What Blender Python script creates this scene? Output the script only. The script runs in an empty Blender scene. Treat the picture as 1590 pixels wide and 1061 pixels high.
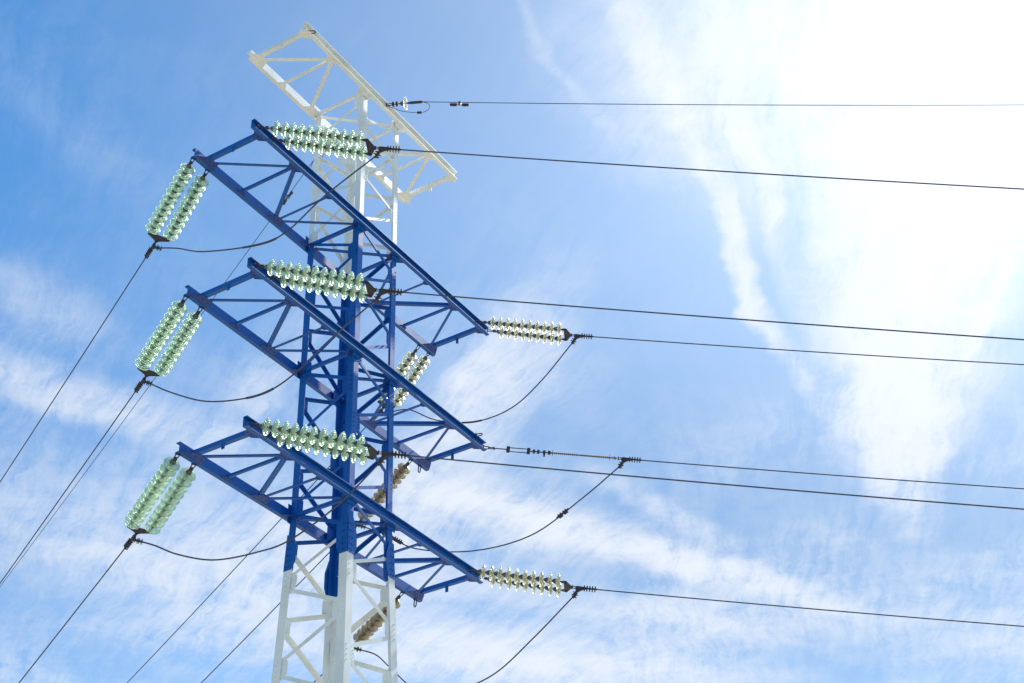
import bpy, bmesh, math, random
from mathutils import Vector, Matrix

R = math.radians
V = Vector
rnd = random.Random(7)
scene = bpy.context.scene
col = scene.collection

# ------------------------------------------------------------------ camera
cam_data = bpy.data.cameras.new("camera")
cam = bpy.data.objects.new("camera", cam_data)
col.objects.link(cam)
cam_data.sensor_width = 36.0
cam_data.lens = 52.485
cam_data.clip_start = 0.1
cam_data.clip_end = 5000.0
cR = V((0.52740004, -0.84910047, -0.02962431))
cU = V((-0.47451736, -0.32330052, 0.81872464))
cF = V((0.70475703, 0.41773816, 0.57342162))
m = Matrix(((cR.x, cU.x, -cF.x), (cR.y, cU.y, -cF.y), (cR.z, cU.z, -cF.z))).to_4x4()
m.translation = V((-16.7262, -13.1927, 1.6))
cam.matrix_world = m
scene.camera = cam

# ------------------------------------------------------------------ exposure and sampling
scene.render.engine = 'CYCLES'
vs = scene.view_settings
vs.view_transform = 'Standard'
vs.look = 'None'
vs.gamma = 1.0
vs.use_curve_mapping = False
vs.exposure = 0.50
cy = scene.cycles
cy.max_bounces = 24
cy.transmission_bounces = 20
cy.glossy_bounces = 6
cy.diffuse_bounces = 4
cy.transparent_max_bounces = 24
cy.caustics_reflective = False
cy.caustics_refractive = True
cy.blur_glossy = 1.0
cy.sample_clamp_indirect = 25.0
cy.use_denoising = True

# ------------------------------------------------------------------ sun
SUN_DIR = V((0.7000, -0.0400, 0.7120)).normalized()     # towards the sun
SUN_EL = math.asin(SUN_DIR.z)
SUN_AZ = math.atan2(SUN_DIR.x, SUN_DIR.y)
sun_data = bpy.data.lights.new("sun", 'SUN')
sun_data.energy = 5.0
sun_data.angle = R(0.5)
sun_data.color = (1.0, 0.95, 0.87)
sun = bpy.data.objects.new("sun", sun_data)
sun.rotation_euler = SUN_DIR.to_track_quat('Z', 'Y').to_euler()
col.objects.link(sun)

# ------------------------------------------------------------------ sky: Nishita air with a layer of cirrus over it
SKY_STRENGTH = 0.12
CLOUD = 5.45
world = bpy.data.worlds.new("World")
scene.world = world
world.use_nodes = True
nt = world.node_tree
nt.nodes.clear()


class N:
    """small helper for building node chains"""
    def __init__(self, tree):
        self.t = tree

    def new(self, kind, **kw):
        n = self.t.nodes.new(kind)
        for k, v in kw.items():
            setattr(n, k, v)
        return n

    def put(self, sock, v):
        if isinstance(v, bpy.types.NodeSocket):
            self.t.links.new(v, sock)
        elif v is not None:
            sock.default_value = v

    def math(self, op, a, b=None, c=None, clamp=False):
        n = self.new('ShaderNodeMath', operation=op, use_clamp=clamp)
        self.put(n.inputs[0], a)
        if b is not None:
            self.put(n.inputs[1], b)
        if c is not None:
            self.put(n.inputs[2], c)
        return n.outputs[0]

    def vmath(self, op, a, b=None, scale=None):
        n = self.new('ShaderNodeVectorMath', operation=op)
        self.put(n.inputs[0], a)
        if b is not None:
            self.put(n.inputs[1], b)
        if scale is not None:
            self.put(n.inputs['Scale'], scale)
        return n.outputs['Value'] if op in ('LENGTH', 'DOT_PRODUCT') else n.outputs['Vector']

    def mapping(self, vec, loc=(0, 0, 0), rot=(0, 0, 0), scale=(1, 1, 1), kind='TEXTURE'):
        n = self.new('ShaderNodeMapping', vector_type=kind)
        self.put(n.inputs['Vector'], vec)
        n.inputs['Location'].default_value = loc
        n.inputs['Rotation'].default_value = rot
        n.inputs['Scale'].default_value = scale
        return n.outputs['Vector']

    def noise(self, vec, scale, detail=6.0, rough=0.55, dist=0.0, color=False):
        n = self.new('ShaderNodeTexNoise')
        self.put(n.inputs['Vector'], vec)
        n.inputs['Scale'].default_value = scale
        n.inputs['Detail'].default_value = detail
        n.inputs['Roughness'].default_value = rough
        n.inputs['Distortion'].default_value = dist
        return n.outputs['Color'] if color else n.outputs[0]

    def ramp(self, v, a, b, lo=0.0, hi=1.0, smooth=True):
        n = self.new('ShaderNodeMapRange')
        n.interpolation_type = 'SMOOTHSTEP' if smooth else 'LINEAR'
        self.put(n.inputs['Value'], v)
        n.inputs['From Min'].default_value = a
        n.inputs['From Max'].default_value = b
        n.inputs['To Min'].default_value = lo
        n.inputs['To Max'].default_value = hi
        return n.outputs['Result']

    def mix(self, f, a, b):
        n = self.new('ShaderNodeMix', data_type='RGBA')
        self.put(n.inputs[0], f)
        self.put(n.inputs[6], a)
        self.put(n.inputs[7], b)
        return n.outputs[2]


w = N(nt)
sky = w.new('ShaderNodeTexSky', sky_type='NISHITA')
sky.sun_disc = False
sky.sun_elevation = SUN_EL
sky.sun_rotation = SUN_AZ
sky.altitude = 100.0
sky.air_density = 1.0
sky.dust_density = 0.62
sky.ozone_density = 2.0
geo_dir = w.new('ShaderNodeTexCoord').outputs['Generated']
sep = w.new('ShaderNodeSeparateXYZ')
w.put(sep.inputs[0], geo_dir)
zc = w.math('MAXIMUM', sep.outputs[2], 0.06)
A0 = 1.0357316639615357            # heading the cloud sheet's axes are squared to
sa, ca = math.sin(A0), math.cos(A0)
cs_ = w.math('DIVIDE', w.math('SUBTRACT', w.math('MULTIPLY', sep.outputs[0], ca), w.math('MULTIPLY', sep.outputs[1], sa)), zc)
cq_ = w.math('DIVIDE', w.math('ADD', w.math('MULTIPLY', sep.outputs[0], sa), w.math('MULTIPLY', sep.outputs[1], ca)), zc)
comb = w.new('ShaderNodeCombineXYZ')
w.put(comb.inputs[0], cs_)
w.put(comb.inputs[1], cq_)
sheet = comb.outputs[0]            # position on a cloud sheet one unit above the viewer
# wind-torn edges
warp1 = w.vmath('SUBTRACT', w.noise(sheet, 4.0, 4.0, 0.6, color=True), (0.5, 0.5, 0.5))
warp2 = w.vmath('SUBTRACT', w.noise(sheet, 15.0, 5.0, 0.65, color=True), (0.5, 0.5, 0.5))
torn = w.vmath('ADD', w.vmath('ADD', sheet, w.vmath('SCALE', warp1, scale=0.09)), w.vmath('SCALE', warp2, scale=0.024))
CLOUDS = [
    # s, q, turn in degrees, half length, half width, weight
    (0.411, 0.954, 2.8, 0.231, 0.236, 1.25),  # veil under the sun
    (0.201, 1.026, 65.3, 0.180, 0.111, 0.65),  # pale edge of that veil
    (0.158, 1.032, 66.5, 0.196, 0.019, 0.80),  # streak in the pale edge
    (0.214, 1.035, 74.1, 0.177, 0.016, 0.60),  # inner streak
    (0.448, 1.296, 82.2, 0.384, 0.099, 2.80),  # hanging tongue
    (0.513, 1.152, 3.1, 0.100, 0.147, 1.80),  # right side of the tongue
    (0.488, 1.616, 75.1, 0.273, 0.052, 2.00),  # tongue tip
    (0.267, 1.320, 69.4, 0.247, 0.013, 1.30),  # filament
    (0.269, 1.189, 73.2, 0.126, 0.011, 0.90),  # second filament
    (0.192, 1.983, 34.3, 0.379, 0.041, 1.60),  # long low band
    (0.032, 1.884, 37.5, 0.207, 0.071, 0.80),  # root of the band
    (0.651, 2.277, 17.8, 0.353, 0.138, 0.45),  # low right veil
    (0.008, 2.363, 17.3, 0.406, 0.110, 1.40),  # low patch
    (0.205, 2.201, 22.3, 0.258, 0.076, 0.60),  # low middle patch
    (-0.013, 1.509, 106.7, 0.196, 0.051, 0.65),  # feather
    (-0.080, 1.578, 107.8, 0.209, 0.023, 0.65),  # thin feather
    (-0.096, 1.720, 108.3, 0.264, 0.066, 0.70),  # lower feather
    (-0.240, 2.037, 26.6, 0.325, 0.228, 0.60),  # veil behind the mast
    (-0.549, 1.495, 48.4, 0.115, 0.048, 0.55),  # wisp
    (-0.450, 1.575, 34.7, 0.123, 0.047, 0.55),  # end of the wisp
    (-0.309, 1.504, -58.8, 0.189, 0.035, 0.40),  # plume by the middle arm
    (-0.468, 1.914, 26.5, 0.241, 0.277, 0.45),  # thin veil
    (-0.642, 1.842, 69.1, 0.230, 0.084, 0.35),  # low wisp
    (-0.397, 1.075, 66.3, 0.151, 0.040, 0.10),  # faint high wisp
    (-0.530, 1.320, 61.7, 0.105, 0.052, 0.25),  # faint wisp
    (0.554, 1.417, -85.9, 0.113, 0.010, 1.20),  # hook
    (0.203, 1.850, 51.8, 0.161, 0.025, 0.50),  # small wisps
    (0.054, 0.977, 67.3, 0.117, 0.007, 0.25),  # thin streak
]
total = None
for s_, q_, an_, la_, lb_, wt_ in CLOUDS:
    loc = w.mapping(torn, (s_, q_, 0), (0, 0, R(an_)), (la_, lb_, 1.0))
    g = w.math('MULTIPLY', w.ramp(w.vmath('LENGTH', loc), 1.6, 0.0), wt_)
    total = g if total is None else w.math('ADD', total, g)
# fibres inside the clouds
fib_a = w.noise(w.mapping(torn, (0, 0, 0), (0, 0, R(-62)), (1.0, 0.13, 1.0)), 6.0, 12.0, 0.72, 0.1)
fib_b = w.noise(w.mapping(torn, (0, 0, 0), (0, 0, R(82)), (1.0, 0.13, 1.0)), 6.0, 12.0, 0.72, 0.1)
fsel = w.new('ShaderNodeMix', data_type='FLOAT')
w.put(fsel.inputs[0], w.ramp(cs_, 0.0, 0.28))
w.put(fsel.inputs[2], fib_a)
w.put(fsel.inputs[3], fib_b)
fib = fsel.outputs[0]
cur = w.noise(torn, 9.0, 11.0, 0.68, 0.1)
tex = w.math('ADD', w.math('MULTIPLY', fib, 0.5), w.math('MULTIPLY', cur, 0.5))
veil = w.math('MULTIPLY', w.ramp(tex, 0.38, 0.66), w.ramp(cq_, 1.0, 2.2, 0.06, 0.62))
veil = w.math('MULTIPLY', veil, w.ramp(w.noise(sheet, 2.6, 3.0, 0.5), 0.36, 0.66, 0.15, 1.0))
dens = w.math('MULTIPLY', total, w.ramp(tex, 0.36, 0.66, 0.08, 1.65, smooth=False))
dens = w.math('ADD', dens, veil)
dens = w.math('SUBTRACT', 1.0, w.math('EXPONENT', w.math('MULTIPLY', dens, -1.35)))
# sunlight scattered forward through thin cloud round the sun
cosang = w.math('MAXIMUM', w.vmath('DOT_PRODUCT', geo_dir, tuple(SUN_DIR)), 0.0)
glow = w.math('ADD', w.math('MULTIPLY', w.math('POWER', cosang, 16.0), 0.22), w.math('MULTIPLY', w.math('POWER', cosang, 70.0), 0.7))
# air: deeper blue high up and well away from the sun
deep = w.math('MULTIPLY', w.ramp(cosang, 0.92, 0.62), w.ramp(sep.outputs[2], 0.42, 0.74))
air_low = w.math('MULTIPLY', w.ramp(cosang, 0.72, 0.93), w.ramp(sep.outputs[2], 0.66, 0.42))
air = w.mix(deep, w.mix(air_low, (0.79, 0.955, 1.01, 1), (0.53, 0.655, 0.71, 1)), (0.03, 0.73, 1.17, 1))
base = w.new('ShaderNodeVectorMath', operation='MULTIPLY')
w.put(base.inputs[0], sky.outputs[0])
w.put(base.inputs[1], air)
cloud_lit = w.vmath('SCALE', (CLOUD * 0.93, CLOUD * 0.99, CLOUD * 1.08), scale=w.math('ADD', 0.99, glow))
haze_add = w.vmath('SCALE', (CLOUD * 0.40, CLOUD * 0.42, CLOUD * 0.45), scale=w.math('MULTIPLY', w.math('POWER', cosang, 90.0), 1.0))
skyc = w.mix(dens, w.vmath('ADD', base.outputs[0], haze_add), cloud_lit)
bg = w.new('ShaderNodeBackground')
w.put(bg.inputs['Color'], skyc)
bg.inputs['Strength'].default_value = SKY_STRENGTH
wo = w.new('ShaderNodeOutputWorld')
nt.links.new(bg.outputs[0], wo.inputs['Surface'])


# ------------------------------------------------------------------ materials
def principled(name):
    mt = bpy.data.materials.new(name)
    mt.use_nodes = True
    return mt, mt.node_tree.nodes['Principled BSDF'], N(mt.node_tree)


def paint(name, base_c, worn_c, grime_c, rough, worn_at=0.66, coat_w=0.0):
    """brushed-on gloss paint: uneven coat, worn specks, streaky grime"""
    mt, bs, n = principled(name)
    pos = n.new('ShaderNodeNewGeometry').outputs['Position']
    coat = n.noise(pos, 2.3, 3.0, 0.55)
    c0 = n.mix(n.ramp(coat, 0.32, 0.68), tuple(x * 0.92 for x in base_c) + (1,), tuple(min(1, x * 1.06) for x in base_c) + (1,))
    speck = n.noise(pos, 13.0, 2.0, 0.55)
    c1 = n.mix(n.ramp(speck, worn_at, worn_at + 0.08), c0, worn_c + (1,))
    streak = n.noise(n.mapping(pos, scale=(1, 1, 6.0)), 9.0, 2.0, 0.5)
    c2 = n.mix(n.ramp(streak, 0.55, 0.80, 0.0, 0.45), c1, grime_c + (1,))
    n.put(bs.inputs['Base Color'], c2)
    n.put(bs.inputs['Roughness'], n.ramp(coat, 0.2, 0.8, rough - 0.08, rough + 0.12))
    bump = n.new('ShaderNodeBump')
    bump.inputs['Strength'].default_value = 0.08
    bump.inputs['Distance'].default_value = 0.004
    n.put(bump.inputs['Height'], n.noise(pos, 16.0, 2.0, 0.5))
    n.put(bs.inputs['Normal'], bump.outputs[0])
    bs.inputs['Specular IOR Level'].default_value = 0.38
    bs.inputs['Coat Weight'].default_value = coat_w
    bs.inputs['Coat Roughness'].default_value = 0.42
    return mt


M = {}
M['blue'] = paint('blue_paint', (0.000, 0.096, 0.42), (0.03, 0.10, 0.34), (0.006, 0.050, 0.22), 0.46, 0.74, 0.12)
M['blue_worn'] = paint('blue_paint_over_primer', (0.006, 0.050, 0.30), (0.10, 0.05, 0.09), (0.036, 0.028, 0.13), 0.5, 0.64, 0.1)
M['white'] = paint('white_paint', (0.80, 0.835, 0.84), (0.70, 0.71, 0.68), (0.68, 0.69, 0.64), 0.46, 0.82, 0.3)


def metal(name, c, c2, rough, metallic):
    mt, bs, n = principled(name)
    pos = n.new('ShaderNodeNewGeometry').outputs['Position']
    n.put(bs.inputs['Base Color'], n.mix(n.ramp(n.noise(pos, 24.0, 5.0, 0.65), 0.35, 0.68), c + (1,), c2 + (1,)))
    bs.inputs['Metallic'].default_value = metallic
    bs.inputs['Roughness'].default_value = rough
    return mt


M['iron'] = metal('weathered_cast_iron', (0.034, 0.031, 0.050), (0.062, 0.050, 0.064), 0.65, 0.1)
M['cap'] = metal('galvanised_cap', (0.07, 0.085, 0.08), (0.13, 0.14, 0.13), 0.5, 0.3)
M['zinc'] = metal('zinc_plated_steel', (0.30, 0.30, 0.31), (0.20, 0.18, 0.16), 0.5, 0.6)
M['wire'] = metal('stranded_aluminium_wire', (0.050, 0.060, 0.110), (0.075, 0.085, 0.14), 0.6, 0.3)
M['rod'] = metal('silicone_rubber_housing', (0.16, 0.13, 0.12), (0.22, 0.18, 0.16), 0.6, 0.0)


def glass(name, tint, solid, mixf):
    mt, bs, n = principled(name)
    bs.inputs['Base Color'].default_value = tint + (1,)
    bs.inputs['Transmission Weight'].default_value = 1.0
    bs.inputs['Roughness'].default_value = 0.34
    bs.inputs['IOR'].default_value = 1.5
    # thin milky film on the skirt, mixed in for backlit brightness
    pos = n.new('ShaderNodeNewGeometry').outputs['Position']
    film = n.new('ShaderNodeBsdfTranslucent')
    film.inputs['Color'].default_value = solid + (1,)
    film2 = n.new('ShaderNodeBsdfDiffuse')
    film2.inputs['Color'].default_value = solid + (1,)
    fm = n.new('ShaderNodeMixShader')
    fm.inputs[0].default_value = 0.4
    mt.node_tree.links.new(film.outputs[0], fm.inputs[1])
    mt.node_tree.links.new(film2.outputs[0], fm.inputs[2])
    mx = n.new('ShaderNodeMixShader')
    n.put(mx.inputs[0], n.ramp(n.noise(pos, 30.0, 4.0, 0.6), 0.3, 0.7, mixf * 0.6, mixf * 1.4))
    out = [x for x in mt.node_tree.nodes if x.type == 'OUTPUT_MATERIAL'][0]
    thin = n.new('ShaderNodeBsdfTransparent')
    thin.inputs['Color'].default_value = tuple(x ** 1.6 for x in tint) + (1,)
    gx = n.new('ShaderNodeMixShader')
    gx.inputs[0].default_value = 0.28
    mt.node_tree.links.new(bs.outputs[0], gx.inputs[1])
    mt.node_tree.links.new(thin.outputs[0], gx.inputs[2])
    mt.node_tree.links.new(gx.outputs[0], mx.inputs[1])
    mt.node_tree.links.new(fm.outputs[0], mx.inputs[2])
    mt.node_tree.links.new(mx.outputs[0], out.inputs['Surface'])
    return mt


M['glass_green'] = glass('pale_green_toughened_glass', (0.91, 1.0, 0.905), (0.82, 1.0, 0.82), 0.16)
M['glass_backlit_straw'] = glass('backlit_straw_tint_glass', (0.97, 0.97, 0.88), (0.92, 0.92, 0.74), 0.16)  # same glass as the green strings, its backlit look put into the tint
M['glass_backlit_brown'] = glass('backlit_brown_tint_glass', (0.78, 0.72, 0.60), (0.52, 0.45, 0.34), 0.20)  # no brown glass as such: backlit shade painted into the tint
M['glass_clear'] = glass('clear_toughened_glass', (0.97, 0.99, 0.97), (0.92, 0.94, 0.90), 0.45)

gm, gb, gn = principled('dry_meadow_ground')
gpos = gn.new('ShaderNodeNewGeometry').outputs['Position']
gcol = gn.mix(gn.ramp(gn.noise(gpos, 0.35, 8.0, 0.65), 0.35, 0.65), (0.42, 0.37, 0.27, 1), (0.29, 0.28, 0.18, 1))
gn.put(gb.inputs['Base Color'], gn.mix(gn.ramp(gn.noise(gpos, 9.0, 6.0, 0.7), 0.45, 0.75), gcol, (0.48, 0.42, 0.31, 1)))
gb.inputs['Roughness'].default_value = 0.95
M['ground'] = gm
M['concrete'] = metal('grey_concrete', (0.33, 0.32, 0.30), (0.42, 0.41, 0.38), 0.9, 0.0)


# ------------------------------------------------------------------ object helpers
def mesh_of(name, bm, mats, smooth=False):
    bmesh.ops.recalc_face_normals(bm, faces=bm.faces)
    me = bpy.data.meshes.new(name)
    bm.to_mesh(me)
    bm.free()
    for k in (mats if isinstance(mats, (list, tuple)) else [mats]):
        me.materials.append(M[k])
    if smooth:
        for p in me.polygons:
            p.use_smooth = True
    return me


def obj(name, bm, mats, parent=None, smooth=False):
    o = bpy.data.objects.new(name, mesh_of(name, bm, mats, smooth))
    col.objects.link(o)
    if parent is not None:
        o.parent = parent
    return o


def thing(name, label, cat, loc=(0, 0, 0), group=None):
    o = bpy.data.objects.new(name, None)
    o.empty_display_size = 0.1
    col.objects.link(o)
    o.location = loc
    tag(o, label, cat, group)
    return o


def tag(o, label, cat, group=None):
    o['label'] = label
    o['category'] = cat
    if group:
        o['group'] = group
    return o


def frame(d, hint):
    d = V(d).normalized()
    a = V(hint) - d * d.dot(V(hint))
    if a.length < 1e-5:
        a = d.orthogonal()
    a.normalize()
    return d, a, d.cross(a)


def extrude(bm, P, Q, e1, e2, prof, mat=0, P2=None):
    """sweep a closed profile (in the axes e1, e2) from P to Q"""
    P, Q, e1, e2 = V(P), V(Q), V(e1), V(e2)
    a = [bm.verts.new(P + e1 * x + e2 * y) for x, y in prof]
    b = [bm.verts.new(Q + e1 * x + e2 * y) for x, y in prof]
    n = len(prof)
    fs = []
    for i in range(n):
        fs.append(bm.faces.new((a[i], a[(i + 1) % n], b[(i + 1) % n], b[i])))
    fs.append(bm.faces.new(a[::-1]))
    fs.append(bm.faces.new(b))
    for f in fs:
        f.material_index = mat
    return fs


def angle_prof(w1, w2, t):
    return [(0, 0), (w1, 0), (w1, t), (t, t), (t, w2), (0, w2)]


def angle(bm, P, Q, e1, e2, w1, w2=None, t=0.007, mat=0):
    extrude(bm, P, Q, e1, e2, angle_prof(w1, w2 or w1, t), mat)


def plate(bm, pts, n, t, mat=0):
    """flat plate: outline pts, thickness t along n"""
    n = V(n).normalized() * t
    a = [bm.verts.new(V(p)) for p in pts]
    b = [bm.verts.new(V(p) + n) for p in pts]
    k = len(pts)
    fs = [bm.faces.new(a[::-1]), bm.faces.new(b)]
    for i in range(k):
        fs.append(bm.faces.new((a[i], a[(i + 1) % k], b[(i + 1) % k], b[i])))
    for f in fs:
        f.material_index = mat


def tube(bm, pts, r, seg=8, cap=True, mat=0):
    pts = [V(p) for p in pts]
    prev = None
    up = None
    first = None
    for i, p in enumerate(pts):
        t = (pts[min(i + 1, len(pts) - 1)] - pts[max(i - 1, 0)]).normalized()
        if up is None:
            up = t.orthogonal().normalized()
        else:
            up = (up - t * up.dot(t)).normalized()
        s = t.cross(up)
        rr = r[i] if isinstance(r, (list, tuple)) else r
        ring = [bm.verts.new(p + (up * math.cos(2 * math.pi * k / seg) + s * math.sin(2 * math.pi * k / seg)) * rr) for k in range(seg)]
        if prev:
            for k in range(seg):
                f = bm.faces.new((prev[k], prev[(k + 1) % seg], ring[(k + 1) % seg], ring[k]))
                f.material_index = mat
        else:
            first = ring
        prev = ring
    if cap:
        bm.faces.new(first[::-1]).material_index = mat
        bm.faces.new(prev).material_index = mat


def lathe(bm, prof, seg=24, o=(0, 0, 0), d=(0, 0, 1), closed=False, mat=0):
    """prof: (radius, distance along d)"""
    d, a, b = frame(d, (0.31, 0.77, 0.52))
    o = V(o)
    rings = []
    for r, z in prof:
        if r < 1e-6:
            rings.append([bm.verts.new(o + d * z)])
        else:
            rings.append([bm.verts.new(o + d * z + (a * math.cos(2 * math.pi * k / seg) + b * math.sin(2 * math.pi * k / seg)) * r) for k in range(seg)])
    n = len(rings)
    for i in range(n if closed else n - 1):
        p, q = rings[i], rings[(i + 1) % n]
        for k in range(seg):
            k2 = (k + 1) % seg
            vs_ = [p[k % len(p)], p[k2 % len(p)], q[k2 % len(q)], q[k % len(q)]]
            u = []
            for v_ in vs_:
                if v_ not in u:
                    u.append(v_)
            if len(u) > 2:
                bm.faces.new(u).material_index = mat


def box(bm, c, ax, ay, az, sx, sy, sz, mat=0):
    c = V(c)
    prof = [(-sx / 2, -sy / 2), (sx / 2, -sy / 2), (sx / 2, sy / 2), (-sx / 2, sy / 2)]
    extrude(bm, c - V(az) * sz / 2, c + V(az) * sz / 2, ax, ay, prof, mat)


def bolt(bm, p, n, r=0.014, h=0.016, mat=0):
    """hexagon head standing on a plate"""
    d, a, b = frame(n, (0.2, 0.4, 0.9))
    prof = [(r * math.cos(k * math.pi / 3), r * math.sin(k * math.pi / 3)) for k in range(6)]
    extrude(bm, p, V(p) + d * h, a, b, prof, mat)


# ------------------------------------------------------------------ ground
Z3 = 12.964
bm = bmesh.new()
S_ = 2500.0
rings = [(-S_, -S_), (S_, -S_), (S_, S_), (-S_, S_)]
bm.faces.new([bm.verts.new((x, y, 0)) for x, y in rings])
g = obj('ground', bm, 'ground')
g['kind'] = 'structure'

# ------------------------------------------------------------------ the lattice tower
HZ = [(-14.0, 1.02), (0.0, 0.585), (2.76, 0.578), (5.48, 0.576), (8.75, 0.576)]   # half width over height (0 = lowest blue arm)


def half(dz):
    if dz <= HZ[0][0]:
        return HZ[0][1]
    for (a, x), (b, y) in zip(HZ, HZ[1:]):
        if dz <= b:
            return x + (y - x) * (dz - a) / (b - a)
    return HZ[-1][1]


LEGS = {'F': (-1, -1), 'R': (1, -1), 'K': (1, 1), 'L': (-1, 1)}


def corner(leg, dz):
    sx, sy = LEGS[leg]
    h = half(dz)
    return V((sx * h, sy * h, Z3 + dz))


tower = thing('lattice_tower', 'blue and white painted steel lattice power tower with three blue crossarms', 'tower', (0, 0, 0))
TOP = 8.80
PAINT = [(-Z3 + 0.25, -0.91, 'white', 0.155), (-0.91, 5.50, 'blue', 0.130), (5.50, TOP, 'white', 0.120)]
FACES = [('L', 'F', V((-1, 0, 0))), ('F', 'R', V((0, -1, 0))), ('R', 'K', V((1, 0, 0))), ('K', 'L', V((0, 1, 0)))]
NA = [8.03, 6.81, 5.62, 4.27, 2.80, 1.48, 0.14, -1.16, -2.56, -4.0, -5.5, -7.1, -8.9, -10.8]
NB = [8.62, 7.62, 6.42, 5.00, 3.60, 2.20, 0.80, -0.50, -1.82, -3.25, -4.75, -6.3, -8.0, -9.8, -12.2]


def leg_width(dz):
    return 0.155 if dz < -0.91 else (0.130 if dz < 5.5 else 0.120)


def colour(dz):
    return 'blue' if -0.91 < dz < 5.50 else 'white'


leg_objs = {}
for leg, (sx, sy) in LEGS.items():
    bm = bmesh.new()
    for i, (z0, z1, c, wd) in enumerate(PAINT):
        cuts = [z0] + [z for z, _ in HZ if z0 < z < z1] + [z1]
        for a, b in zip(cuts, cuts[1:]):
            # the upper lengths sit inside the lower ones where the sections are spliced
            ins = 0.0 if i == 0 else 0.010
            off = V((-sx * ins, -sy * ins, 0))
            angle(bm, corner(leg, a) + off, corner(leg, b) + off, V((-sx, 0, 0)), V((0, -sy, 0)), wd, wd, 0.012, 0 if c == 'white' else 1)
    lo = obj('leg', bm, ['white', 'blue'], tower)
    leg_objs[leg] = lo


def gusset(leg, other, nrm, dz, hgt, reach, mat, bolts=True, raised=0.0):
    """plate behind the flange of a leg that takes the ends of the bracing"""
    sx, sy = LEGS[leg]
    c = corner(leg, dz) - nrm * 0.026
    axis = (corner(other, dz) - corner(leg, dz)).normalized()
    up = (corner(leg, dz + 0.5) - corner(leg, dz - 0.5)).normalized()
    k = 0.30 * reach
    pts = [c + axis * 0.02 - up * hgt / 2, c + axis * (reach - k) - up * hgt / 2, c + axis * reach - up * (hgt / 2 - 0.07),
           c + axis * reach + up * (hgt / 2 - 0.07), c + axis * (reach - k) + up * hgt / 2, c + axis * 0.02 + up * hgt / 2]
    bm = bmesh.new()
    plate(bm, pts, nrm, 0.008)
    if bolts:
        for t in (-0.34, -0.12, 0.12, 0.34):
            bolt(bm, corner(leg, dz) + axis * 0.055 + up * (t * hgt), nrm, 0.013, 0.014)
            bolt(bm, c + nrm * 0.008 + axis * (reach - 0.035) + up * (t * hgt * 0.7), nrm, 0.011, 0.012)
    return obj('gusset_plate', bm, mat, leg_objs[leg])


low_bm = bmesh.new()
brace_n = 0
for la, lb, nrm in FACES:
    nodes = []
    for i in range(len(NB)):
        nodes.append((lb, NB[i]))
        if i < len(NA):
            nodes.append((la, NA[i]))
    for (l0, z0), (l1, z1) in zip(nodes, nodes[1:]):
        hi, lo_ = (-0.045, 0.045)
        s0, s1 = z0 - 0.05, z1 + 0.05
        P, Q = corner(l0, s0), corner(l1, s1)
        ax = (Q - P).normalized()
        wd0, wd1 = leg_width(s0), leg_width(s1)
        hx = (V((Q.x, Q.y, 0)) - V((P.x, P.y, 0)))
        hl = hx.length
        P = P + (Q - P) * ((wd0 - 0.012) / hl)
        Q = Q - (Q - P) * ((wd1 - 0.012) / hl)
        wd = 0.056 if max(z0, z1) > -0.6 else 0.066
        d, e1, e2 = frame(Q - P, V((0, 0, 1)))
        # one flange flat in the face, the other standing inwards on the upper edge
        off = -nrm * 0.016
        prof = [(-wd / 2, 0), (wd / 2, 0), (wd / 2, -wd), (wd / 2 - 0.006, -wd), (wd / 2 - 0.006, -0.006), (-wd / 2, -0.006)]
        visible = min(z0, z1) > -4.2
        tgt = bmesh.new() if visible else low_bm
        zm = (z0 + z1) / 2
        if visible:
            extrude(tgt, P + off, Q + off, e1, nrm, prof)
            zlow = min(z0, z1)
            mat = colour(zm) if not (-1.3 < zm < -0.6) else ('blue' if zlow > -0.9 else 'white')
            for end, sg in ((P, 1), (Q, -1)):
                for t in (0.035, 0.085):
                    bolt(tgt, end + d * (sg * t) + off - e1 * 0.004, nrm, 0.010, 0.010)
            obj('brace', tgt, mat, tower)
            brace_n += 1
        else:
            extrude(low_bm, P + off, Q + off, e1, nrm, prof)
    for l0, z0 in nodes:
        if z0 > -4.5:
            wd = leg_width(z0)
            other = la if l0 == lb else lb
            gusset(l0, other, nrm, z0, 0.36, wd + 0.11, colour(z0))
lowo = obj('brace', low_bm, 'white', tower)
lowo['kind'] = 'stuff'

# splices where the painted lengths of the legs meet
for leg, (sx, sy) in LEGS.items():
    for nrm, ax in ((V((sx, 0, 0)), V((0, -sy, 0))), (V((0, sy, 0)), V((-sx, 0, 0)))):
        bm = bmesh.new()
        c0, c1 = corner(leg, -0.93), corner(leg, -0.30)
        up = (c1 - c0).normalized()
        o_ = nrm * 0.002
        plate(bm, [c0 + o_ - ax * 0.0, c0 + o_ + ax * 0.15, c0 + up * 0.12 + o_ + ax * 0.215, c0 + up * 0.38 + o_ + ax * 0.215,
                   c1 + o_ + ax * 0.125, c1 + o_], nrm, 0.008)
        for t in (0.06, 0.16, 0.26, 0.38, 0.50):
            for q in (0.04, 0.095):
                bolt(bm, c0 + up * t + ax * q + o_ + nrm * 0.008, nrm, 0.012, 0.016)
        obj('splice_plate', bm, 'blue', leg_objs[leg])

# concrete footings under the legs
for leg in LEGS:
    bm = bmesh.new()
    c = corner(leg, -Z3)
    prof = [(-0.35, -0.35), (0.35, -0.35), (0.35, 0.35), (-0.35, 0.35)]
    extrude(bm, V((c.x, c.y, -0.4)), V((c.x, c.y, 0.26)), (1, 0, 0), (0, 1, 0), prof)
    obj('footing', bm, 'concrete', tower)


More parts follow.
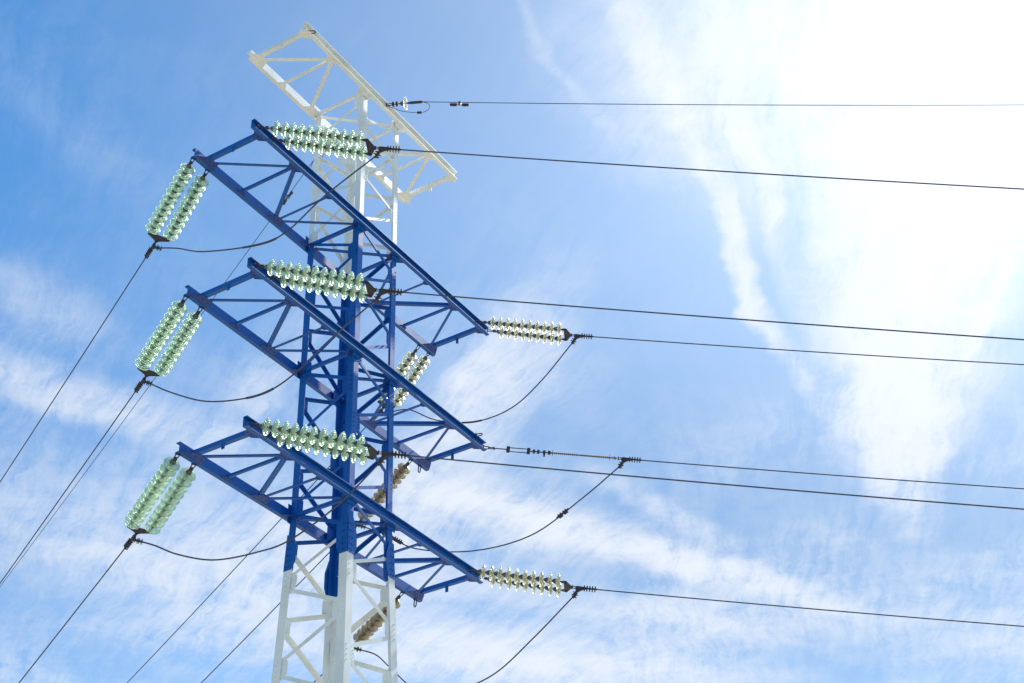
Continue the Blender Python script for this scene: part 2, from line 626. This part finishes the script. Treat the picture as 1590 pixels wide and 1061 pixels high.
# ------------------------------------------------------------------ crossarms
def channel(bm, P, Q, up, out, h, b, tw, tf):
    """C section: web on the inner side, flanges pointing out"""
    prof = [(0, 0), (0, b), (tf, b), (tf, tw), (h - tf, tw), (h - tf, b), (h, b), (h, 0)]
    extrude(bm, P, Q, up, out, prof)


def flat_bar(bm, P, Q, z, wd, leg_up=True, t=0.006):
    """angle with one flange lying flat and the other standing up"""
    P, Q = V((P[0], P[1], z)), V((Q[0], Q[1], z))
    d = (Q - P).normalized()
    s = V((0, 0, 1)).cross(d)
    prof = [(-wd / 2, 0), (wd / 2, 0), (wd / 2, wd), (wd / 2 - t, wd), (wd / 2 - t, t), (-wd / 2, t)]
    extrude(bm, P, Q, s, V((0, 0, 1)), prof)


HB = 0.600
Z = V((0, 0, 1))


def crossarm(name, label, dz, e, h, fl, mat, mat2, top=False):
    z = Z3 + dz
    arm = bpy.data.objects.new(name, None)
    col.objects.link(arm)
    arm.parent = tower
    for sy in (-1, 1):
        bm = bmesh.new()
        channel(bm, V((-e, sy * HB, z)), V((e, sy * HB, z)), Z, V((0, sy, 0)), h, fl, 0.009, 0.014)
        obj('beam', bm, mat, arm)
    n0, n3 = e - 0.24, 0.56
    st = (n0 - n3) / 3.0
    n1, n2 = n0 - st, n0 - 2 * st
    if top:
        n0, n1, n2 = e - 0.10, 1.57, 0.72
    zp = z + 0.004            # gusset plates
    zb = z + 0.013            # bars lie on the plates
    yi = HB - 0.002

    def g_plate(x, sy, l, reach, skew=0.0):
        bm = bmesh.new()
        y0, y1 = sy * yi, sy * (yi - reach)
        plate(bm, [(x - l, y0, zp), (x + l, y0, zp), (x + l * 0.45 + skew, y1, zp), (x - l * 0.45 + skew, y1, zp)], Z, 0.008)
        for q in (-0.5, 0.0, 0.5):
            bolt(bm, V((x + q * l + skew * 0.5, sy * (yi - reach * 0.5), zp)), -Z, 0.010, 0.008)
        obj('gusset_plate', bm, mat2, arm)

    def bar(x0, s0, x1, s1, wd, in0=0.04, in1=0.04, kind='brace'):
        P, Q = V((x0, s0 * HB, 0)), V((x1, s1 * HB, 0))
        d = (Q - P).normalized()
        P, Q = P + d * in0, Q - d * in1
        bm = bmesh.new()
        flat_bar(bm, P, Q, zb, wd)
        return obj(kind, bm, mat, arm), P, Q

    for s in (-1, 1):
        o, P, Q = bar(s * n0, -1, s * n0, 1, 0.078, 0.03, 0.03, 'end_strut')
        # a small lug bolted under the middle of the end strut
        bm = bmesh.new()
        box(bm, V((s * n0 + s * 0.03, -0.06, z - 0.03)), (1, 0, 0), (0, 1, 0), Z, 0.012, 0.06, 0.10)
        bolt(bm, V((s * n0 + s * 0.036, -0.06, z - 0.055)), V((s, 0, 0)), 0.014, 0.03)
        obj('lug', bm, mat, arm)
        bar(s * n0, 1, s * n1, -1, 0.052 if not top else 0.07, 0.12, 0.06)
        bar(s * n1, -1, s * n1, 1, 0.046, 0.06, 0.04)
        bar(s * n1, -1, s * n2, 1, 0.064, 0.08, 0.08)
        if not top:
            bar(s * n2, 1, s * n2, -1, 0.048, 0.05, 0.05)
            bar(s * n2, 1, s * n3, -1, 0.048, 0.08, 0.08)
        bar(s * n3, -1, s * n3, 1, 0.056, 0.05, 0.05)
        g_plate(s * (n0 + 0.0), 1, 0.23, 0.17, -s * 0.05)
        g_plate(s * (n0 + 0.0), -1, 0.15, 0.10)
        g_plate(s * n1, -1, 0.16, 0.10)
        g_plate(s * n1, 1, 0.11, 0.07)
        g_plate(s * n2, 1, 0.19, 0.15)
        if not top:
            g_plate(s * n2, -1, 0.08, 0.06)
        g_plate(s * n3, -1, 0.20, 0.16, -s * 0.03)
        if not top:
            g_plate(s * n3, 1, 0.20, 0.16, -s * 0.03)
    # plan bracing across the mast
    bar(-n3, 1, n3, -1, 0.066, 0.10, 0.10)
    # cleats that bolt the channels to the legs
    for leg, (sx, sy) in LEGS.items():
        bm = bmesh.new()
        x = sx * half(dz)
        box(bm, V((x - sx * 0.055, sy * (HB - 0.012), z + h / 2)), (1, 0, 0), (0, 1, 0), Z, 0.20, 0.012, h + 0.16)
        for q in (-0.04, 0.04):
            for t in (-0.055, 0.055):
                bolt(bm, V((x - sx * 0.055 + q, sy * (HB + 0.009), z + h / 2 + t)), V((0, sy, 0)), 0.013, 0.016)
        obj('cleat', bm, mat, arm)
    return arm


E1, E2, E3, E0 = 3.539, 3.334, 3.126, 2.454
Z1_, Z2_, Z0_ = 5.484, 2.760, 8.713
a1 = crossarm('crossarm', '', Z1_, E1, 0.172, 0.075, 'blue', 'blue_worn')
a2 = crossarm('crossarm', '', Z2_, E2, 0.172, 0.075, 'blue', 'blue_worn')
a3 = crossarm('crossarm', '', 0.0, E3, 0.172, 0.075, 'blue', 'blue_worn')
a0 = crossarm('earth_wire_arm', '', Z0_, E0, 0.190, 0.075, 'white', 'white', top=True)

# ------------------------------------------------------------------ insulator strings
AZR, AZN, AZF = R(28), R(23), R(22)
PITCH = 0.143
SKIRT = [(0.044, 0.052), (0.066, 0.055), (0.094, 0.064), (0.118, 0.077), (0.131, 0.093), (0.134, 0.103), (0.130, 0.109), (0.121, 0.100),
         (0.112, 0.092), (0.106, 0.096), (0.103, 0.124), (0.095, 0.124), (0.091, 0.092), (0.082, 0.083), (0.075, 0.088), (0.071, 0.122),
         (0.063, 0.122), (0.059, 0.084), (0.050, 0.080), (0.030, 0.078), (0.030, 0.058)]
CAP = [(0.0, -0.006), (0.022, -0.006), (0.031, 0.000), (0.035, 0.018), (0.043, 0.030), (0.047, 0.050), (0.048, 0.071), (0.034, 0.074), (0.0, 0.074)]
PIN = [(0.0, 0.072), (0.020, 0.072), (0.015, 0.090), (0.010, 0.098), (0.010, 0.137), (0.016, 0.140), (0.016, 0.146), (0.0, 0.148)]
disc_mesh = {}
for k in ('glass_green', 'glass_backlit_straw', 'glass_backlit_brown', 'glass_clear'):
    bm = bmesh.new()
    lathe(bm, SKIRT, 28, closed=True)
    disc_mesh[k] = mesh_of('glass_disc', bm, k, smooth=True)
bm = bmesh.new()
lathe(bm, CAP, 16)
lathe(bm, PIN, 10)
cap_mesh = mesh_of('cap', bm, 'cap', smooth=False)


def child(name, me, parent, mat4):
    o = bpy.data.objects.new(name, me)
    col.objects.link(o)
    o.parent = parent
    o.matrix_basis = mat4
    return o


def look(d):
    d, a, b = frame(d, (0, 0, 1))
    return Matrix(((a.x, b.x, d.x), (a.y, b.y, d.y), (a.z, b.z, d.z))).to_4x4()


def part(name, bm, mat, parent, smooth=False):
    """a part whose mesh is given in the thing's own frame"""
    o = bpy.data.objects.new(name, mesh_of(name, bm, mat, smooth))
    col.objects.link(o)
    o.parent = parent
    return o


def shackle(bm, P, d, side, L=0.10, wdt=0.032, r=0.008):
    """U shackle from P along d"""
    P, d, side = V(P), V(d).normalized(), V(side).normalized()
    for s in (-1, 1):
        tube(bm, [P + side * (s * wdt), P + side * (s * wdt) + d * L * 0.7], r, 6)
    tube(bm, [P + side * wdt * math.cos(t) + d * (L * 0.7 + math.sin(t) * L * 0.3) for t in [k * math.pi / 6 for k in range(7)]], r, 6)
    tube(bm, [P - side * (wdt + 0.022), P + side * (wdt + 0.022)], r * 1.15, 6)


def insulator(P, Q, n, kind, label, group):
    """cap-and-pin glass string hung between P (tower) and Q (yoke)"""
    P, Q = V(P), V(Q)
    d = (Q - P).normalized()
    L = (Q - P).length
    t = thing('insulator_string', label, 'insulator', P, group)
    up = Z - d * d.dot(Z)
    side = d.cross(up).normalized()
    end_len = 0.07
    n = min(n, int((L - end_len - 0.06) / PITCH))
    start = L - end_len - n * PITCH
    bm = bmesh.new()
    shackle(bm, V((0, 0, 0)), d, side, min(0.10, start * 0.6), 0.026, 0.009)
    if start > 0.09:
        a0_ = min(0.10, start * 0.6) - 0.012
        tube(bm, [d * a0_, d * (start + 0.01)], 0.012, 6)
        box(bm, d * (a0_ + (start - a0_) * 0.5), side, up.normalized(), d, 0.055, 0.03, min(0.06, (start - a0_) * 0.6))
    part('suspension_link', bm, 'iron', t)
    base = look(d)
    for i in range(n):
        mt = Matrix.Translation(d * (start + i * PITCH)) @ base @ Matrix.Rotation(rnd.random() * 6.28, 4, 'Z')
        dsk = child('glass_disc', disc_mesh[kind], t, mt)
        child('cap', cap_mesh, dsk, Matrix.Identity(4))
    bm = bmesh.new()
    q0 = start + n * PITCH
    tube(bm, [d * (q0 - 0.004), d * (q0 + 0.03)], 0.017, 8)
    for s in (-1, 1):
        box(bm, d * (q0 + 0.055) + up.normalized() * (s * 0.014), side, up.normalized(), d, 0.030, 0.008, 0.075)
    bolt(bm, d * (L + 0.005) - up.normalized() * 0.026, up, 0.012, 0.052)
    part('clevis', bm, 'iron', t)
    return t


def strain_clamp(Yc, dh, slope, half_w, label, jdir, group, single=False):
    """yoke plate, bolted strain clamp and the lug that takes the jumper"""
    d = V((dh.x, dh.y, slope)).normalized()
    n = V((0, 0, 1)).cross(d).normalized()
    u = d.cross(n)
    if u.z < 0:
        u = -u
    t = thing('tension_clamp', label, 'wire clamp', Yc, group)
    if not single:
        bm = bmesh.new()
        w2 = half_w + 0.035
        pts = [(-0.025, -w2), (0.022, -w2), (0.100, -0.040), (0.130, -0.026), (0.130, 0.026), (0.100, 0.040), (0.022, w2), (-0.025, w2)]
        plate(bm, [d * a + n * b - u * 0.008 for a, b in pts], u, 0.016)
        part('yoke_plate', bm, 'iron', t)
        q = 0.115
    else:
        q = 0.0
    bm = bmesh.new()
    shackle(bm, d * q, d, u, 0.065, 0.016, 0.008)
    part('link', bm, 'iron', t)
    bm = bmesh.new()
    q2 = q + 0.055
    # keeper body: deep at the eye, tapering along the wire
    prof = [(q2, 0.016), (q2 + 0.035, 0.026), (q2 + 0.13, 0.020), (q2 + 0.20, 0.013), (q2 + 0.20, -0.014), (q2 + 0.14, -0.026), (q2 + 0.095, -0.050), (q2 + 0.05, -0.082), (q2 + 0.018, -0.078), (q2, -0.024)]
    plate(bm, [d * a + u * b - n * 0.018 for a, b in prof], n, 0.036)
    tube(bm, [d * (q2 + 0.08), d * (q2 + 0.37)], 0.016, 8)
    part('clamp_body', bm, 'iron', t)
    for k in range(5):
        bm = bmesh.new()
        c = d * (q2 + 0.155 + k * 0.046)
        for s in (-1, 1):
            tube(bm, [c + n * (s * 0.024) - u * 0.040, c + n * (s * 0.024) + u * 0.040], 0.007, 6)
            bolt(bm, c + n * (s * 0.024) + u * 0.026, u, 0.012, 0.012)
        box(bm, c + u * 0.019, n, u, d, 0.066, 0.013, 0.022)
        box(bm, c - u * 0.036, n, u, d, 0.062, 0.012, 0.020)
        part('u_bolt', bm, 'iron', t)
    # jumper lug
    bm = bmesh.new()
    jd = V(jdir).normalized()
    j0 = d * (q2 + 0.035) - u * 0.06
    tube(bm, [j0, j0 + jd * 0.04, j0 + jd * 0.15], [0.026, 0.022, 0.016], 8)
    for k in (0.055, 0.105):
        c = j0 + jd * k
        box(bm, c, n, n.cross(jd).normalized(), jd, 0.085, 0.040, 0.022)
        for s in (-1, 1):
            sd = n.cross(jd).normalized()
            tube(bm, [c + n * (s * 0.034) - sd * 0.045, c + n * (s * 0.034) + sd * 0.045], 0.009, 6)
    part('jumper_lug', bm, 'iron', t)
    return t, V(Yc) + d * (q2 + 0.12), V(Yc) + j0 + jd * 0.09, d


def polyline(ctrl, n=14):
    """Catmull-Rom through the control points"""
    P = [ctrl[0] * 2 - ctrl[1]] + list(ctrl) + [ctrl[-1] * 2 - ctrl[-2]]
    out = []
    for i in range(1, len(P) - 2):
        p0, p1, p2, p3 = P[i - 1], P[i], P[i + 1], P[i + 2]
        for k in range(n):
            t = k / n
            out.append(0.5 * ((2 * p1) + (p2 - p0) * t + (2 * p0 - 5 * p1 + 4 * p2 - p3) * t * t + (3 * p1 - p0 - 3 * p2 + p3) * t ** 3))
    out.append(V(P[-2]))
    return out


def conductor(name, P, dh, slope, r, label, group, length=120.0, c=0.0012):
    bm = bmesh.new()
    pts = []
    s = 0.0
    while s <= length:
        pts.append(V((dh.x * s, dh.y * s, slope * s + c * s * s)))
        s += 0.5 if s < 20 else 4.0
    tube(bm, pts, r, 8)
    o = obj(name, bm, 'wire', smooth=True)
    o.location = P
    tag(o, label, 'power line' if name == 'conductor' else 'earth wire', group)
    return o


RD = V((math.sin(AZR), -math.cos(AZR), 0))
LDN = V((math.sin(AZN), math.cos(AZN), 0))
LDF = V((math.sin(AZF), math.cos(AZF), 0))
zt = {1: Z3 + Z1_, 2: Z3 + Z2_, 3: Z3, 0: Z3 + Z0_}
TIER = {1: 'top', 2: 'middle', 3: 'bottom'}

# key: (tier, end, span) -> attach x outer/inner, yoke centre, wire slope, disc counts
SPANS = {
    (1, 'near', 'right'): dict(x=(-3.42, -3.06), Y=(-2.461, -2.177, 18.044), sl=-0.187, n=(11, 10), g='glass_green'),
    (2, 'near', 'right'): dict(x=(-3.22, -2.86), Y=(-2.280, -2.131, 15.308), sl=-0.186, n=(11, 10), g='glass_green'),
    (3, 'near', 'right'): dict(x=(-3.01, -2.65), Y=(-2.084, -2.108, 12.545), sl=-0.180, n=(11, 10), g='glass_green'),
    (1, 'far', 'right'): dict(x=(3.14, 3.49), Y=(4.163, -2.020, 18.279), sl=-0.167, n=(10, 9), g='glass_backlit_straw'),
    (3, 'far', 'right'): dict(x=(2.74, 3.08), Y=(3.718, -1.960, 12.771), sl=-0.166, n=(10, 9), g='glass_backlit_straw'),
    (1, 'near', 'left'): dict(x=(-3.50, -3.15), Y=(-2.635, 2.161, 18.037), sl=-0.199, n=(11, 10), g='glass_green'),
    (2, 'near', 'left'): dict(x=(-3.29, -2.94), Y=(-2.412, 2.202, 15.377), sl=-0.184, n=(12, 11), g='glass_green'),
    (3, 'near', 'left'): dict(x=(-3.08, -2.73), Y=(-2.219, 2.167, 12.553), sl=-0.170, n=(11, 10), g='glass_green'),
    (1, 'far', 'left'): dict(x=(3.06, 3.39), Y=(3.768, 1.952, 17.911), sl=-0.165, n=(10, 9), g='glass_backlit_straw'),
    (2, 'far', 'left'): dict(x=(2.82,), Y=(3.442, 2.260, 15.227), sl=-0.165, n=(12,), g='glass_backlit_brown'),
    (3, 'far', 'left'): dict(x=(2.62,), Y=(3.160, 2.056, 12.576), sl=-0.161, n=(11,), g='glass_backlit_brown'),
}
END = {'near': 'left', 'far': 'right'}
HALFW = 0.165
jump = {}
for (tier, end, span), sp in SPANS.items():
    dh = RD if span == 'right' else (LDN if end == 'near' else LDF)
    Yc = V(sp['Y'])
    sy = -1 if span == 'right' else 1
    z = zt[tier] + (0.085 if span == 'right' else -0.012)
    ya = sy * (HB + 0.060 if span == 'right' else HB + 0.062)
    n = V((0, 0, 1)).cross(dh).normalized()
    if n.x < 0:
        n = -n
    where = '%s end of the %s blue crossarm' % (END[end], TIER[tier])
    tint = {'glass_green': 'green', 'glass_backlit_straw': 'backlit-tinted straw', 'glass_backlit_brown': 'backlit-tinted brown'}[sp['g']]
    pair = len(sp['x']) == 2
    for i, xa in enumerate(sp['x']):
        off = n * (HALFW * (-1 if i == 0 else 1)) if pair else V((0, 0, 0))
        P = V((xa, ya, z))
        if not pair:
            which = 'single %s glass insulator string hanging from %s' % (tint, where)
        else:
            tip = (i == 0) == (end == 'near')
            which = '%s glass string nearer the %s, %s end of %s blue crossarm, pulling %s' % (
                tint, 'tip' if tip else 'mast', END[end], TIER[tier], 'right' if span == 'right' else 'down left')
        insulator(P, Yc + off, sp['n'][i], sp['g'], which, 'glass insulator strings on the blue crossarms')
    jd = V((-dh.x * 0.35, -dh.y * 0.55, -0.80)) if span == 'right' else V((0.30, -0.80, -0.35))
    side = 'rightward' if span == 'right' else 'lower left'
    t, wp, jp, d = strain_clamp(Yc, dh, sp['sl'], HALFW, 'dark iron clamp between insulators and %s wire, %s end of %s blue crossarm' % (side, END[end], TIER[tier]), jd,
                                'tension clamps at the insulator ends', single=not pair)
    jump[(tier, end, span)] = (jp, jd)
    conductor('conductor', wp, dh, sp['sl'], 0.0108, 'dark conductor wire running %s from %s end of %s blue crossarm' % ('right' if span == 'right' else 'down left', END[end], TIER[tier]),
              'overhead conductors')

# ---- the far end of the middle arm: long-rod insulator behind a turnbuckle
Yc = V((4.443, -2.801, 15.376))
P0 = V((3.30, -HB - 0.03, zt[2] + 0.06))
d = (Yc - P0).normalized()
L = (Yc - P0).length
t = thing('composite_insulator', 'slender ribbed rod insulator with turnbuckle, right end of the middle blue crossarm', 'insulator', P0)
n = Z.cross(d).normalized()
u = d.cross(n)
bm = bmesh.new()
shackle(bm, V((0, 0, 0)), d, u, 0.11, 0.026, 0.010)
shackle(bm, d * 0.20, -d, n, 0.11, 0.024, 0.010)
tube(bm, [d * 0.18, d * 0.50], 0.011, 6)
part('shackle', bm, 'iron', t)
bm = bmesh.new()
for s in (-1, 1):
    tube(bm, [d * 0.46 + u * (s * 0.040), d * 0.84 + u * (s * 0.040)], 0.009, 6)
for q in (0.46, 0.84):
    box(bm, d * q, n, u, d, 0.04, 0.115, 0.06)
part('turnbuckle', bm, 'iron', t)
bm = bmesh.new()
tube(bm, [d * 0.84, d * 1.26], 0.012, 6)
for q in (0.94, 1.02, 1.13, 1.22):
    box(bm, d * q, n, u, d, 0.050, 0.06, 0.045)
box(bm, d * 1.135 - u * 0.03, n, u, d, 0.03, 0.11, 0.03)
part('coupling', bm, 'iron', t)
bm = bmesh.new()
r0, r1 = 1.24, L - 0.12
prof = [(0.012, 0.0)]
k = 0
zq = 0.0
while zq < r1 - r0 - 0.03:
    prof += [(0.013, zq + 0.004), (0.024, zq + 0.012), (0.025, zq + 0.015), (0.013, zq + 0.021)]
    zq += 0.036
prof += [(0.012, r1 - r0)]
lathe(bm, prof, 12, d * r0, d)
part('ribbed_rod', bm, 'rod', t)
bm = bmesh.new()
for q in (r0 + 0.04, r1 - 0.04):
    lathe(bm, [(0.012, 0), (0.062, 0.001), (0.062, 0.006), (0.012, 0.007)], 18, d * q, d, closed=True)
part('arcing_ring', bm, 'iron', t)
bm = bmesh.new()
tube(bm, [d * (r1 - 0.01), d * (L - 0.02)], 0.016, 8)
lathe(bm, [(0, 0), (0.025, 0.01), (0.032, 0.03), (0.025, 0.05), (0, 0.06)], 12, d * (L - 0.09), d)
part('end_fitting', bm, 'zinc', t)
jd2 = V((-RD.x * 0.35, -RD.y * 0.55, -0.80))
tt, wp, jp, d2 = strain_clamp(Yc, RD, -0.165, HALFW, 'dark iron clamp below the slender rod insulator, right end of the middle crossarm', jd2,
                              'tension clamps at the insulator ends', single=True)
jump[(2, 'far', 'right')] = (jp, jd2)
conductor('conductor', wp, RD, -0.165, 0.0108, 'dark conductor wire running right from the slender rod insulator of the middle crossarm', 'overhead conductors')

# ------------------------------------------------------------------ jumpers slung under the arms
JUMP = {
    (1, 'near'): [(0.22, 17.47), (0.38, 17.05), (0.51, 17.02), (0.76, 17.36), (0.90, 17.70)],
    (2, 'near'): [(0.19, 14.70), (0.33, 14.32), (0.44, 14.17), (0.56, 14.22), (0.72, 14.44), (0.88, 14.86)],
    (3, 'near'): [(0.16, 11.90), (0.34, 11.59), (0.47, 11.56), (0.65, 11.66), (0.81, 11.95), (0.92, 12.24)],
    (1, 'far'): [(0.17, 17.44), (0.33, 17.02), (0.52, 16.96), (0.72, 17.26), (0.87, 17.70)],
    (2, 'far'): [(0.15, 14.72), (0.34, 14.20), (0.56, 14.12), (0.78, 14.40), (0.90, 14.82)],
    (3, 'far'): [(0.19, 11.98), (0.37, 11.48), (0.56, 11.33), (0.72, 11.50), (0.83, 11.93), (0.91, 12.28)],
}
for (tier, end), pts in JUMP.items():
    (A, da), (B, db) = jump[(tier, end, 'right')], jump[(tier, end, 'left')]
    fl = V((B.x - A.x, B.y - A.y, 0))
    ctrl = [A] + [V((A.x + fl.x * s, A.y + fl.y * s, z)) for s, z in pts] + [B]
    path = polyline(ctrl, 10)
    o_ = V(A)
    bm = bmesh.new()
    tube(bm, [p - o_ for p in path], 0.0125, 8)
    j = obj('jumper_wire', bm, 'wire', smooth=True)
    j.location = o_
    tag(j, 'dark jumper wire sagging under the %s end of the %s blue crossarm' % (END[end], TIER[tier]), 'jumper wire', 'jumpers looping under the crossarms')
    # pressed sleeve or bolted splice on the loop
    if end == 'near':
        i0, i1 = len(path) * 40 // 100, len(path) * 56 // 100
        if tier == 3:
            continue
        bm = bmesh.new()
        tube(bm, [p - o_ for p in path[i0:i1]], 0.019, 8)
        part('splice_sleeve', bm, 'wire', j)
    else:
        spots = [14] if tier == 2 else ([len(path) * 46 // 100] if tier == 1 else [24])
        if tier == 2:
            spots += [len(path) * 76 // 100, len(path) * 82 // 100]
        for k_, i0 in enumerate(spots):
            bm = bmesh.new()
            a, b = path[i0] - o_, path[i0 + 2] - o_
            dd = (b - a).normalized()
            nn = Z.cross(dd).normalized()
            uu = dd.cross(nn)
            if tier == 2:
                for q in (-0.055, 0.055):
                    box(bm, a + dd * q, nn, uu, dd, 0.05, 0.060, 0.085)
                    for q2 in (-0.025, 0.025):
                        bolt(bm, a + dd * (q + q2) + uu * 0.03, uu, 0.012, 0.03)
                tube(bm, [a - dd * 0.14 + uu * 0.022, a + dd * 0.14 + uu * 0.022], 0.0115, 8)
            else:
                tube(bm, [path[min(i0 + q, len(path) - 1)] - o_ for q in range(6)], 0.019, 8)
            part('splice_clamp', bm, 'iron', j)

# ------------------------------------------------------------------ earth wires on the white top frame
def earth_set(P, dh, slope, slope2, lab_side, damper_at):
    dd = V((dh.x, dh.y, slope2)).normalized()
    side = Z.cross(dd).normalized()
    up = dd.cross(side)
    t = thing('earth_wire_insulator', 'single clear glass disc insulator holding the %s earth wire on the white top frame' % lab_side, 'insulator', P, 'earth wire insulators')
    bm = bmesh.new()
    shackle(bm, V((0, 0, 0)), dd, side, 0.11, 0.024, 0.009)
    box(bm, dd * 0.13, side, up, dd, 0.07, 0.06, 0.05)
    box(bm, dd * 0.20, side, up, dd, 0.06, 0.075, 0.05)
    tube(bm, [dd * 0.10, dd * 0.27], 0.014, 6)
    part('suspension_link', bm, 'iron', t)
    dsk = child('glass_disc', disc_mesh['glass_clear'], t, Matrix.Translation(dd * 0.27) @ look(dd))
    child('cap', cap_mesh, dsk, Matrix.Identity(4))
    bm = bmesh.new()
    tube(bm, [dd * 0.385, dd * 0.43, dd * 0.47, dd * 0.66, dd * 0.70], [0.014, 0.020, 0.028, 0.028, 0.018], 10)
    part('wedge_clamp', bm, 'iron', t)
    W0 = V(P) + dd * 0.69
    c_ = conductor('earth_wire', W0, dh, slope, 0.0072, 'thin earth wire running %s from the white top frame' % ('to the right' if lab_side == 'rightward' else 'down to the lower left'), 'earth wires')
    # bonding loop from the clamp back to the steel
    ctrl = [dd * 0.69, dd * 0.80 - up * 0.06, dd * 0.83 - up * 0.16, dd * 0.74 - up * 0.26, dd * 0.58 - up * 0.27, dd * 0.30 - up * 0.20, dd * 0.10 - up * 0.08, V((0, 0, 0)) - up * 0.02]
    bm = bmesh.new()
    pl = polyline(ctrl, 8)
    tube(bm, pl, 0.0058, 6)
    b = obj('bonding_wire', bm, 'wire', smooth=True)
    b.location = P
    tag(b, 'thin bonding loop hanging under the %s earth wire insulator' % lab_side, 'bonding wire', 'earth wire bonding loops')
    bm = bmesh.new()
    q = pl[30]
    box(bm, q, dd, side, up, 0.09, 0.035, 0.03)
    for s in (-1, 1):
        bolt(bm, q + dd * (s * 0.025), up, 0.011, 0.028)
    part('bolted_clamp', bm, 'iron', b)
    # vibration damper
    wd = V((dh.x, dh.y, slope)).normalized()
    wu = (Z - wd * wd.dot(Z)).normalized()
    ws = wd.cross(wu)
    dm = thing('vibration_damper', 'dumbbell vibration damper clipped under the %s earth wire' % lab_side, 'damper', W0 + V((dh.x, dh.y, slope)) * damper_at, 'earth wire dampers')
    bm = bmesh.new()
    box(bm, -wu * 0.025, ws, wd, wu, 0.04, 0.05, 0.085)
    bolt(bm, -wu * 0.03 + ws * 0.02, ws, 0.014, 0.02)
    part('clip', bm, 'zinc', dm)
    bm = bmesh.new()
    tube(bm, [wd * (-0.17) - wu * 0.062, -wu * 0.060, wd * 0.17 - wu * 0.062], 0.006, 6)
    part('messenger_cable', bm, 'wire', dm)
    for s in (-1, 1):
        bm = bmesh.new()
        a = wd * s
        for vv in (-1, 1):
            tube(bm, [a * 0.045 - wu * (0.062 + vv * 0.020), a * 0.10 - wu * (0.062 + vv * 0.024), a * 0.16 - wu * (0.062 + vv * 0.018)], [0.010, 0.014, 0.012], 8)
        tube(bm, [a * 0.145 - wu * 0.062, a * 0.165 - wu * 0.062, a * 0.185 - wu * 0.062], [0.030, 0.032, 0.020], 10)
        part('weight', bm, 'iron', dm)


earth_set(V((0.04, -HB - 0.05, zt[0] + 0.14)), RD, -0.115, 0.02, 'rightward', 0.72)
earth_set(V((0.04, HB + 0.05, zt[0] + 0.02)), LDF, -0.205, -0.17, 'lower left', 1.05)

# ------------------------------------------------------------------ spare shackles left on beam ends
for (x, y, z, ddir, lab) in [
    (-E0 + 0.12, -HB - 0.045, zt[0] + 0.03, V((0.6, -1, 0)), 'spare shackle on the upper left tip of the white top frame'),
    (E2 - 0.32, -HB - 0.05, zt[2] + 0.17, V((0.5, -0.7, 0.2)), 'spare shackle standing on the right end of the middle blue crossarm'),
    (3.10, HB + 0.055, zt[2] - 0.005, V((0.2, 0.3, -1)), 'empty shackle hanging below the right end of the middle blue crossarm'),
    (3.00, HB + 0.055, zt[3] - 0.005, V((0.2, 0.3, -1)), 'empty shackle hanging below the right end of the bottom blue crossarm'),
]:
    bm = bmesh.new()
    dn = ddir.normalized()
    shackle(bm, V((0, 0, 0)), dn, V((1, 0, 0)) - dn * dn.x, 0.12, 0.030, 0.011)
    o = obj('shackle', bm, 'iron')
    o.location = (x, y, z)
    tag(o, lab, 'shackle', 'spare shackles')
